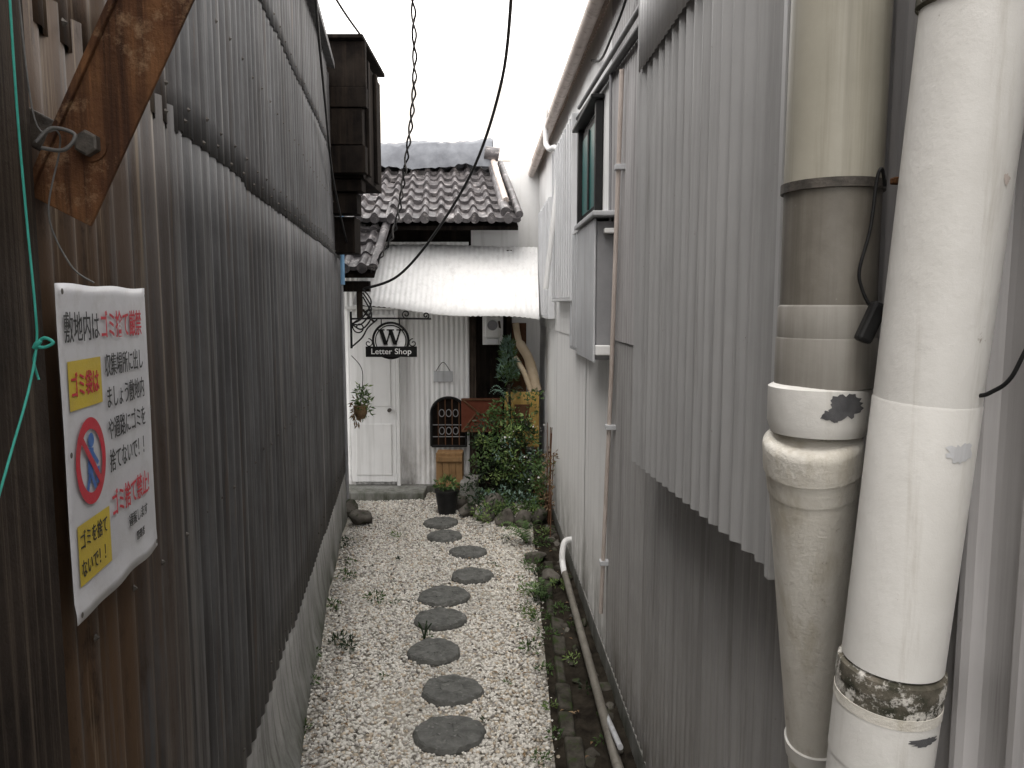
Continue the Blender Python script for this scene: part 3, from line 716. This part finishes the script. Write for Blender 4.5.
def torus(name,R,r,cx=0,cy=0,n=48,sx=1):
    pts=[(cx+R*math.cos(2*math.pi*i/n)*sx,cy+R*math.sin(2*math.pi*i/n),0) for i in range(n+1)]
    return tube(name,pts,r,M_iron,sg,seg=8)
torus('ring_outer',.135,.009); torus('ring_inner',.116,.004)
ring('disc',0,0,.0,.112,M_wpaint,sg,-.004)
def stroke(x0,y0,x1,y1,w): 
    return mesh('letter_w',[(x0-w,y0,.004),(x0+w,y0,.004),(x1+w,y1,.004),(x1-w,y1,.004),(x0-w,y0,.009),(x0+w,y0,.009),(x1+w,y1,.009),(x1-w,y1,.009)],BF,M_iron,sg)
stroke(-.072,.078,-.036,-.032,.015); stroke(.0,.078,-.034,-.032,.006); stroke(.0,.078,.036,-.032,.015); stroke(.074,.078,.038,-.032,.006)
for xs in (-.072,.0,.074): box('letter_serif',(xs-.028,.076,.0095),(xs+.028,.086,.0125),M_iron,sg,.0)
mesh('banner',[(x,y,z) for z in (.006,.018) for (x,y) in ((-.19,-.125),(.20,-.125),(.20,-.045),(-.19,-.045))],BF,M_iron,sg,bevel=.003)
text('banner_text','Letter Shop',.005,-.102,.060,M_wpaint,sg,z=.0195,al='CENTER',bold=.0005,w=1.08)
for s in (-1,1): spiral('leaf_scroll',s*.17,-.02,.035,.006,math.pi/2,1.2*s,.004)

pl=empty('shop_plaque')
box('board',(-.66,FY-.03,.955),(-.50,FY-.018,1.045),M_cab,pl)
tube('cord',spl([(-.64,FY-.03,1.045),(-.58,FY-.02,1.12),(-.52,FY-.03,1.045)]),.003,M_iron,pl,seg=6)
mt=empty('electric_meter')
box('backboard',(-.245,FY-.075,1.27),(-.075,FY-.036,1.57),M_wpaint,mt)
box('housing',(-.225,FY-.15,1.33),(-.095,FY-.076,1.51),M_wpaint,mt,.015)
tube('dial',[(-.16,FY-.15,1.435),(-.16,FY-.175,1.435)],.042,M_glass,mt,seg=20)
box('terminal_box',(-.21,FY-.13,1.275),(-.11,FY-.076,1.325),M_shut,mt,.008)
tube('cable',spl([(-.16,FY-.08,1.57),(-.15,FY-.06,1.8),(-.2,FY-.05,2.04)]),.008,M_black,mt,seg=8)
ar=empty('arched_iron_window')
def A2(pts,r,n=8): return tube('bar',[(p[0],FY-.10,p[1]) for p in pts],r,M_iron,ar,seg=8)
cx=-.53;w=.145;zb=.42;zs=.70
arc=[(cx-w,zb)]+[(cx+w*math.cos(a),zs+.13*math.sin(a)) for a in np.linspace(math.pi,0,18)]+[(cx+w,zb),(cx-w,zb)]
A2(arc,.012)
mesh('back_panel',[(p[0],FY-.085,p[1]) for p in arc[:-1]],[tuple(range(len(arc)-1))],M_blackwood,ar)
for f in (-.6,-.2,.2,.6): tube('bar',[(cx+w*f,FY-.1,zb),(cx+w*f,FY-.1,zs+.13*math.sqrt(1-f*f))],.005,M_brown,ar,seg=6)
for z in (.50,.60): tube('cross_bar',[(cx-w,FY-.1,z),(cx+w,FY-.1,z)],.004,M_cabd,ar,seg=6)
for f in (-.4,0,.4):
    for z in (.55,.70):
        pts=[(cx+w*f+.022*math.cos(q),FY-.1,z+.03*math.sin(q)) for q in np.linspace(0,2*math.pi,14)]
        tube('scroll',pts,.004,M_cabd,ar,seg=6)
mb=empty('envelope_sign')
box('board',(-.42,FY-.16,.55),(-.08,FY-.13,.83),M_red,mb)
for (a0,a1) in (((-.41,.82),(-.25,.69)),((-.25,.69),(-.09,.82)),((-.41,.56),(-.30,.70)),((-.09,.56),(-.20,.70))):
    tube('envelope_line',[(a0[0],FY-.163,a0[1]),(a1[0],FY-.163,a1[1])],.008,M_brown,mb,seg=6)
for s in ((-.42,.55,-.08,.565),(-.42,.815,-.08,.83)): box('frame_strip',(s[0],FY-.17,s[1]),(s[2],FY-.161,s[3]),M_brown,mb,.001)
ob=empty('ochre_signboard')
box('board',(-.06,FY-.30,.45),(.22,FY-.28,.90),M_ochre,ob)
box('leg',(-.04,FY-.30,0),(.0,FY-.28,.45),M_brown,ob); box('leg',(.18,FY-.30,0),(.22,FY-.28,.45),M_brown,ob)
box('picture',(.02,FY-.312,.60),(.14,FY-.301,.80),M_brown,ob)
dw=empty('driftwood_pole')
tube('pole',spl([(.20,6.2,.90),(.14,6.22,1.15),(.06,6.25,1.3),(.03,6.27,1.45)]),[.045]*8+[.04]*8+[.028]*9,M_tan,dw,seg=10)
tube('branch',spl([(.16,6.15,.88),(.10,6.14,1.05),(.02,6.16,1.18)]),.022,M_tan,dw,seg=8)
ct=empty('wooden_crate')
for i in range(4): box('slat',(-.62+i*.055,FY-.30,.09),(-.57+i*.055,FY-.285,.40),M_crate,ct)
box('back',(-.62,FY-.284,.09),(-.405,FY-.12,.395),M_crate,ct)
for z in (.12,.33): box('rail',(-.62,FY-.315,z),(-.405,FY-.301,z+.04),M_crate,ct)
box('base',(-.62,FY-.3,.0),(-.405,FY-.12,.088),M_conc,ct)
ds=empty('door_step'); box('slab',(-1.42,6.1,-.01),(-.72,6.345,.07),M_concP,ds,.01)
box('planter_block',(-.42,6.0,-.01),(-.28,6.3,.18),M_conc,ds,.01)

# ------------------------------------------------------------ plants
def leaves(name,cs,m,parent,ls=.03,asp=.45,up=.3):
    V=[];F=[]
    for c,r,n in cs:
        for _ in range(n):
            u=rng.normal(size=3); u/=np.linalg.norm(u); rr=rng.uniform(.35,1.0)**.6
            p=np.array(c)+u*np.array(r)*rr
            if p[2]<.01: p[2]=rng.uniform(.01,.05)
            d=u*.8+rng.normal(size=3)*.6; d[2]+=up; d/=np.linalg.norm(d)
            s=np.cross(d,rng.normal(size=3)); s/=np.linalg.norm(s); nn=np.cross(d,s)
            L=ls*rng.uniform(.6,1.4); w=L*asp*.5; b=len(V)
            V+= [p,p+d*L*.45+s*w+nn*L*.08,p+d*L-nn*L*.12,p+d*L*.45-s*w+nn*L*.08]
            F+= [(b,b+1,b+2),(b,b+2,b+3)]
    return mesh(name,V,F,m,parent)
def stems(name,base,tips,m,parent,r=.004):
    for t_ in tips:
        b=Vector(base)+Vector((rng.uniform(-.02,.02),rng.uniform(-.02,.02),0)); t_=Vector(t_); mid=(b+t_)*.5+Vector((rng.uniform(-.03,.03),0,.03))
        tube(name,spl([b,mid,t_],4),[r*1.3-i*r*.1 for i in range(9)],m,parent,seg=6)
def cl(cx,cy,cz,R,k,n,rr=(.05,.09)):
    out=[]
    for _ in range(k):
        r=rng.uniform(*rr); out.append(((cx+rng.uniform(-R[0],R[0]),cy+rng.uniform(-R[1],R[1]),cz+rng.uniform(-R[2],R[2])),(r,r,r*.8),n))
    return out
def fronds(name,o0,nf,L0,L1,h,m,parent,seed=0,wd=.04,a0=0,a1=6.28):
    V=[];F=[]; o0=np.array(o0,float)
    for k in range(nf):
        a=rng.uniform(a0,a1); L=rng.uniform(L0,L1); hh=h*rng.uniform(.7,1.2)
        for i in range(14):
            t=i/14; p=o0+np.array([math.cos(a)*L*t,math.sin(a)*L*t,hh*math.sin(t*2.4)])
            for s in (-1,1):
                wv=np.array([-math.sin(a),math.cos(a),-.25])*s*wd*(1-t)**.6*math.sin(min(1,t*4+.25)*1.57); f=np.array([math.cos(a),math.sin(a),.2])*L/14*.42
                b=len(V); V+=[p-f,p+wv+f*1.5,p+f]; F.append((b,b+1,b+2))
    return mesh(name,V,F,m,parent)
sb=empty('garden_shrub')
c1=cl(-.06,6.0,.40,(.22,.13,.30),30,52)
leaves('foliage_dark',c1,M_leafd,sb,.034); leaves('foliage',cl(-.05,5.92,.46,(.21,.12,.33),26,38),M_leaf,sb,.034)
leaves('foliage_light',cl(-.04,5.84,.52,(.20,.09,.30),22,18,(.04,.08)),M_leafl,sb,.032)
leaves('foliage_upper',cl(.02,5.98,.80,(.17,.08,.12),12,22,(.03,.06)),M_leaf,sb,.032)
leaves('foliage_pale',cl(.0,5.84,.38,(.2,.08,.2),8,14,(.04,.06)),M_leafb,sb,.030)
leaves('flowers',cl(.04,5.80,.42,(.16,.08,.28),16,4),M_flower,sb,.016,.9)
stems('branch',(0,6.0,0),[(c[0][0],c[0][1],c[0][2]) for c in c1[:14]],M_wood,sb,.006)
pmf=empty('palm_like_plant')
fronds('fronds',(-.02,5.98,.80),16,.10,.20,.15,M_leafb,pmf,wd=.035)
fronds('fronds_upper',(-.02,6.0,.97),16,.07,.15,.18,M_leaf,pmf,wd=.03)
tube('stem',[(-.01,6.02,0),(-.02,5.99,.97)],.010,M_wood,pmf,seg=8)
gs=empty('ground_cover_plants')
leaves('foliage',cl(.0,5.65,.10,(.24,.25,.07),20,40,(.04,.08)),M_leaf,gs,.032)
leaves('foliage_dark',cl(-.1,5.7,.12,(.25,.2,.08),14,40,(.04,.08)),M_leafd,gs,.032)
leaves('foliage_pale',cl(-.05,5.6,.13,(.22,.15,.07),10,24,(.03,.06)),M_leafb,gs,.028)
leaves('foliage_front',cl(-.05,5.40,.10,(.25,.06,.05),12,16,(.03,.05)),M_leafl,gs,.028)
ev=empty('potted_conifer')
leaves('needles',[((-.03,6.14,1.02+.065*i),(.09-.012*i,.08-.01*i,.05),70) for i in range(5)],M_leaf,ev,.05,.14,.9)
leaves('needles_pale',[((-.03,6.12,1.02+.065*i),(.09-.012*i,.08-.01*i,.05),60) for i in range(5)],M_leafb,ev,.05,.18,.9)
tube('trunk',[(-.03,6.16,.0),(-.03,6.14,1.3)],[.012,.004],M_wood,ev,seg=8)
vn=empty('climbing_plant')
leaves('foliage',cl(.22,5.6,.35,(.05,.35,.25),14,26,(.04,.07)),M_leaf,vn,.030)
leaves('foliage_dry',cl(.24,5.2,.40,(.04,.35,.25),14,14,(.03,.07)),M_dry,vn,.026)
for k in range(9):
    y_=rng.uniform(4.9,5.8); tube('stem',spl([(.26,y_,0),(.27,y_+rng.uniform(-.1,.1),.25),(.28,y_+rng.uniform(-.2,.2),rng.uniform(.45,.75))],5),.0035,M_brown,vn,seg=5)
pp=empty('potted_plant')
tube('pot',[(-.50,5.72,.0),(-.50,5.72,.02),(-.50,5.72,.17),(-.50,5.72,.172),(-.50,5.72,.19),(-.50,5.72,.19)],[.065,.068,.088,.095,.095,.08],M_pot,pp,seg=24)
leaves('foliage',[((-.50,5.72,.23),(.085,.08,.05),110)],M_leaf,pp,.038)
leaves('foliage_light',[((-.50,5.70,.25),(.08,.07,.05),50)],M_leafl,pp,.034)
hb=empty('hanging_basket')
c0=(-1.15,5.72,.93)
tube('basket',[(c0[0],c0[1],.74),(c0[0],c0[1],.78),(c0[0],c0[1],.84)],[.03,.05,.055],M_dry,hb,seg=14)
tube('hook',spl([(c0[0],c0[1],.85),(c0[0]+.02,c0[1],1.1),(c0[0]-.06,c0[1],1.22)]),.003,M_iron,hb,seg=6)
leaves('foliage',[((c0[0],c0[1],.92),(.05,.05,.08),70),((c0[0]+.03,c0[1],.84),(.055,.05,.12),90)],M_leaf,hb,.038,.3)
leaves('foliage_light',[((c0[0]+.02,c0[1],.90),(.055,.05,.12),60)],M_leafl,hb,.038,.3)
leaves('foliage_dry',[((c0[0]-.03,c0[1],.80),(.035,.04,.12),90)],M_dry,hb,.04,.25,-.6)
fn=empty('fern')
fronds('fronds',(.10,4.95,.02),16,.12,.22,.11,M_leaf,fn)
fn2=empty('fern')
fronds('fronds',(.16,3.98,.02),12,.07,.14,.07,M_leaf,fn2,wd=.028)
def weed(x,y,s,m,n=40):
    w_=empty('weed'); leaves('leaves',[((x,y,.02+s*.3),(s,s,s*.4),n)],m,w_,.018+.1*s,.32,.5)
for (x,y,s,n) in [(.10,4.05,.07,90),(.13,3.7,.06,70),(.15,3.95,.06,80),(.07,3.85,.03,30),(.09,3.35,.05,50),(.14,3.15,.04,40),(.15,2.85,.03,30),(.13,4.45,.07,80),(.12,4.6,.05,60),(.1,2.5,.03,40),
                  (-.95,3.85,.05,60),(-.80,3.42,.055,80),(-.76,3.36,.035,40),(-.97,4.3,.05,60),(-.74,3.95,.05,60),(-.72,2.35,.03,30),(-1.1,4.9,.06,60),(-1.0,4.55,.03,30),(-.90,3.3,.03,40),(-.84,3.05,.025,30),(-.78,2.7,.025,30),(.30,3.0,.03,20),(.3,3.6,.03,30),(.33,2.6,.03,20),(-.40,3.50,.018,12),(.2,4.9,.06,80),(.22,5.15,.05,60),(-.86,3.0,.02,14),(-.62,3.9,.02,12),(.05,4.25,.02,14),
                  (.26,4.15,.05,50),(.25,3.8,.045,50),(.17,3.5,.05,50),(.16,2.65,.03,30),(.27,3.25,.035,30),(-.02,3.05,.012,8),(-.55,3.1,.012,8),(.02,3.6,.015,10),(-.1,4.5,.02,14),(-.7,4.6,.018,14),(-.05,5.0,.025,20),(-.8,5.1,.03,30),(-.1,2.75,.01,7),(.18,4.3,.06,70),(.08,3.75,.04,50)]:
    weed(x,y,s,random.choice([M_leaf,M_leaf,M_leafl,M_leafd]),n)
tk=empty('small_sprout')
for i in range(5):
    a=i*1.3; tube('stem',spl([(-.42,3.50,.0),(-.42+.012*math.cos(a),3.50+.01*math.sin(a),.05),(-.42+.035*math.cos(a),3.50+.03*math.sin(a),.085)]),.0035,M_leafd,tk,seg=6)
rk=[((-1.10,5.42,.05),(.12,.09,.075)),((-1.22,5.62,.06),(.07,.08,.08)),((-.33,5.62,.05),(.08,.07,.06)),((-.20,5.50,.05),(.08,.07,.06)),((-.05,5.40,.06),(.10,.07,.08)),
    ((.08,5.35,.06),(.08,.07,.07)),((.20,5.45,.06),(.07,.09,.07)),((-.42,5.85,.06),(.08,.07,.07)),((-.12,5.62,.09),(.10,.08,.10)),((.14,4.62,.03),(.10,.08,.05)),((.22,4.25,.04),(.06,.09,.04))]
for i,(c_,r_) in enumerate(rk): rock('garden_rock',c_,r_,seed=40+i,m=M_rock)
lf=empty('fallen_leaves')
V=[];F=[]
for _ in range(200):
    y=rng.uniform(2.2,6); x=rng.choice([rng.uniform(LX(y)+.1,LX(y)+.22),rng.uniform(.0,.3),rng.uniform(LX(y)+.1,.2)]); a=rng.uniform(0,6.28); s=rng.uniform(.007,.017)
    b=len(V); z=.022
    V+=[(x-s*math.cos(a),y-s*math.sin(a),z),(x+s*.4*math.sin(a),y-s*.4*math.cos(a),z+.004),(x+s*math.cos(a),y+s*math.sin(a),z),(x-s*.4*math.sin(a),y+s*.4*math.cos(a),z+.004)]
    F.append((b,b+1,b+2,b+3))
mesh('leaves',V,F,M_dry,lf)

# ------------------------------------------------------------ overhead wires
ow=empty('overhead_cable')
tube('cable',spl([(.0,4.2,3.26),(-.06,4.8,2.97),(-.25,5.3,2.55),(-.55,5.6,2.13),(-.85,5.75,1.82),(-1.12,5.78,1.72)]),.010,M_black,ow,seg=8)
ow2=empty('twisted_cable')
for ph in (0,math.pi):
    base=spl([(-.55,4.4,3.4),(-.62,5.0,3.0),(-.74,5.4,2.55),(-.86,5.65,2.15),(-1.05,5.75,1.85)],24)
    tube('strand',[p+Vector((.012*math.cos(i*.7+ph),0,.012*math.sin(i*.7+ph))) for i,p in enumerate(base)],.0065,M_wire if ph else M_black,ow2,seg=6)
ow3=empty('overhead_cable')
tube('cable',spl([(-1.0,4.0,3.32),(-.98,4.6,3.30),(-.96,5.0,3.30)]),.007,M_black,ow3,seg=8)
tube('cable_left',spl([(-.60,2.5,2.60),(-.74,3.0,2.75),(-.93,3.9,2.62),(-1.08,4.7,2.35),(-1.12,5.3,1.95)]),.006,M_black,ow3,seg=8)
for k in range(3):
    tube('cable_bundle',spl([(-1.12,5.75,1.72-.03*k),(-1.05,5.70,1.62-.05*k),(-1.12,5.68,1.50-.04*k),(-1.2,5.7,1.46)]),.006,M_black,ow3,seg=6)

# ------------------------------------------------------------ light, world, camera
W=bpy.data.worlds.new('World'); S.world=W; W.use_nodes=True
nt=W.node_tree; bgn=nt.nodes['Background']
sky=nt.nodes.new('ShaderNodeTexSky'); sky.sky_type='NISHITA'; sky.sun_disc=False
sky.sun_elevation=math.radians(62); sky.sun_rotation=math.radians(200); sky.air_density=1; sky.dust_density=4
mx=nt.nodes.new('ShaderNodeMix'); mx.data_type='RGBA'; mx.inputs[0].default_value=.85
nt.links.new(sky.outputs[0],mx.inputs[6]); mx.inputs[7].default_value=(28.5,27.7,26.8,1)   # overcast cloud layer
nt.links.new(mx.outputs[2],bgn.inputs['Color']); bgn.inputs['Strength'].default_value=.125
sl=bpy.data.lights.new('sun','SUN'); sl.energy=1.5; sl.angle=math.radians(30); sl.color=(1,.95,.88)
so=bpy.data.objects.new('sun',sl); link(so)
az=math.radians(200); el=math.radians(62)
dirv=Vector((math.sin(az)*math.cos(el),math.cos(az)*math.cos(el),math.sin(el)))
so.rotation_euler=dirv.to_track_quat('Z','Y').to_euler()
cam=bpy.data.cameras.new('camera'); cam.lens=26.72; cam.sensor_width=36; cam.clip_start=.02; cam.clip_end=300
co=bpy.data.objects.new('camera',cam); link(co); co.location=(0,0,1.6); co.rotation_euler=(math.radians(90-5.94),0,0)
S.camera=co
S.view_settings.view_transform='Standard'; S.view_settings.look='None'; S.view_settings.exposure=0; S.view_settings.gamma=1
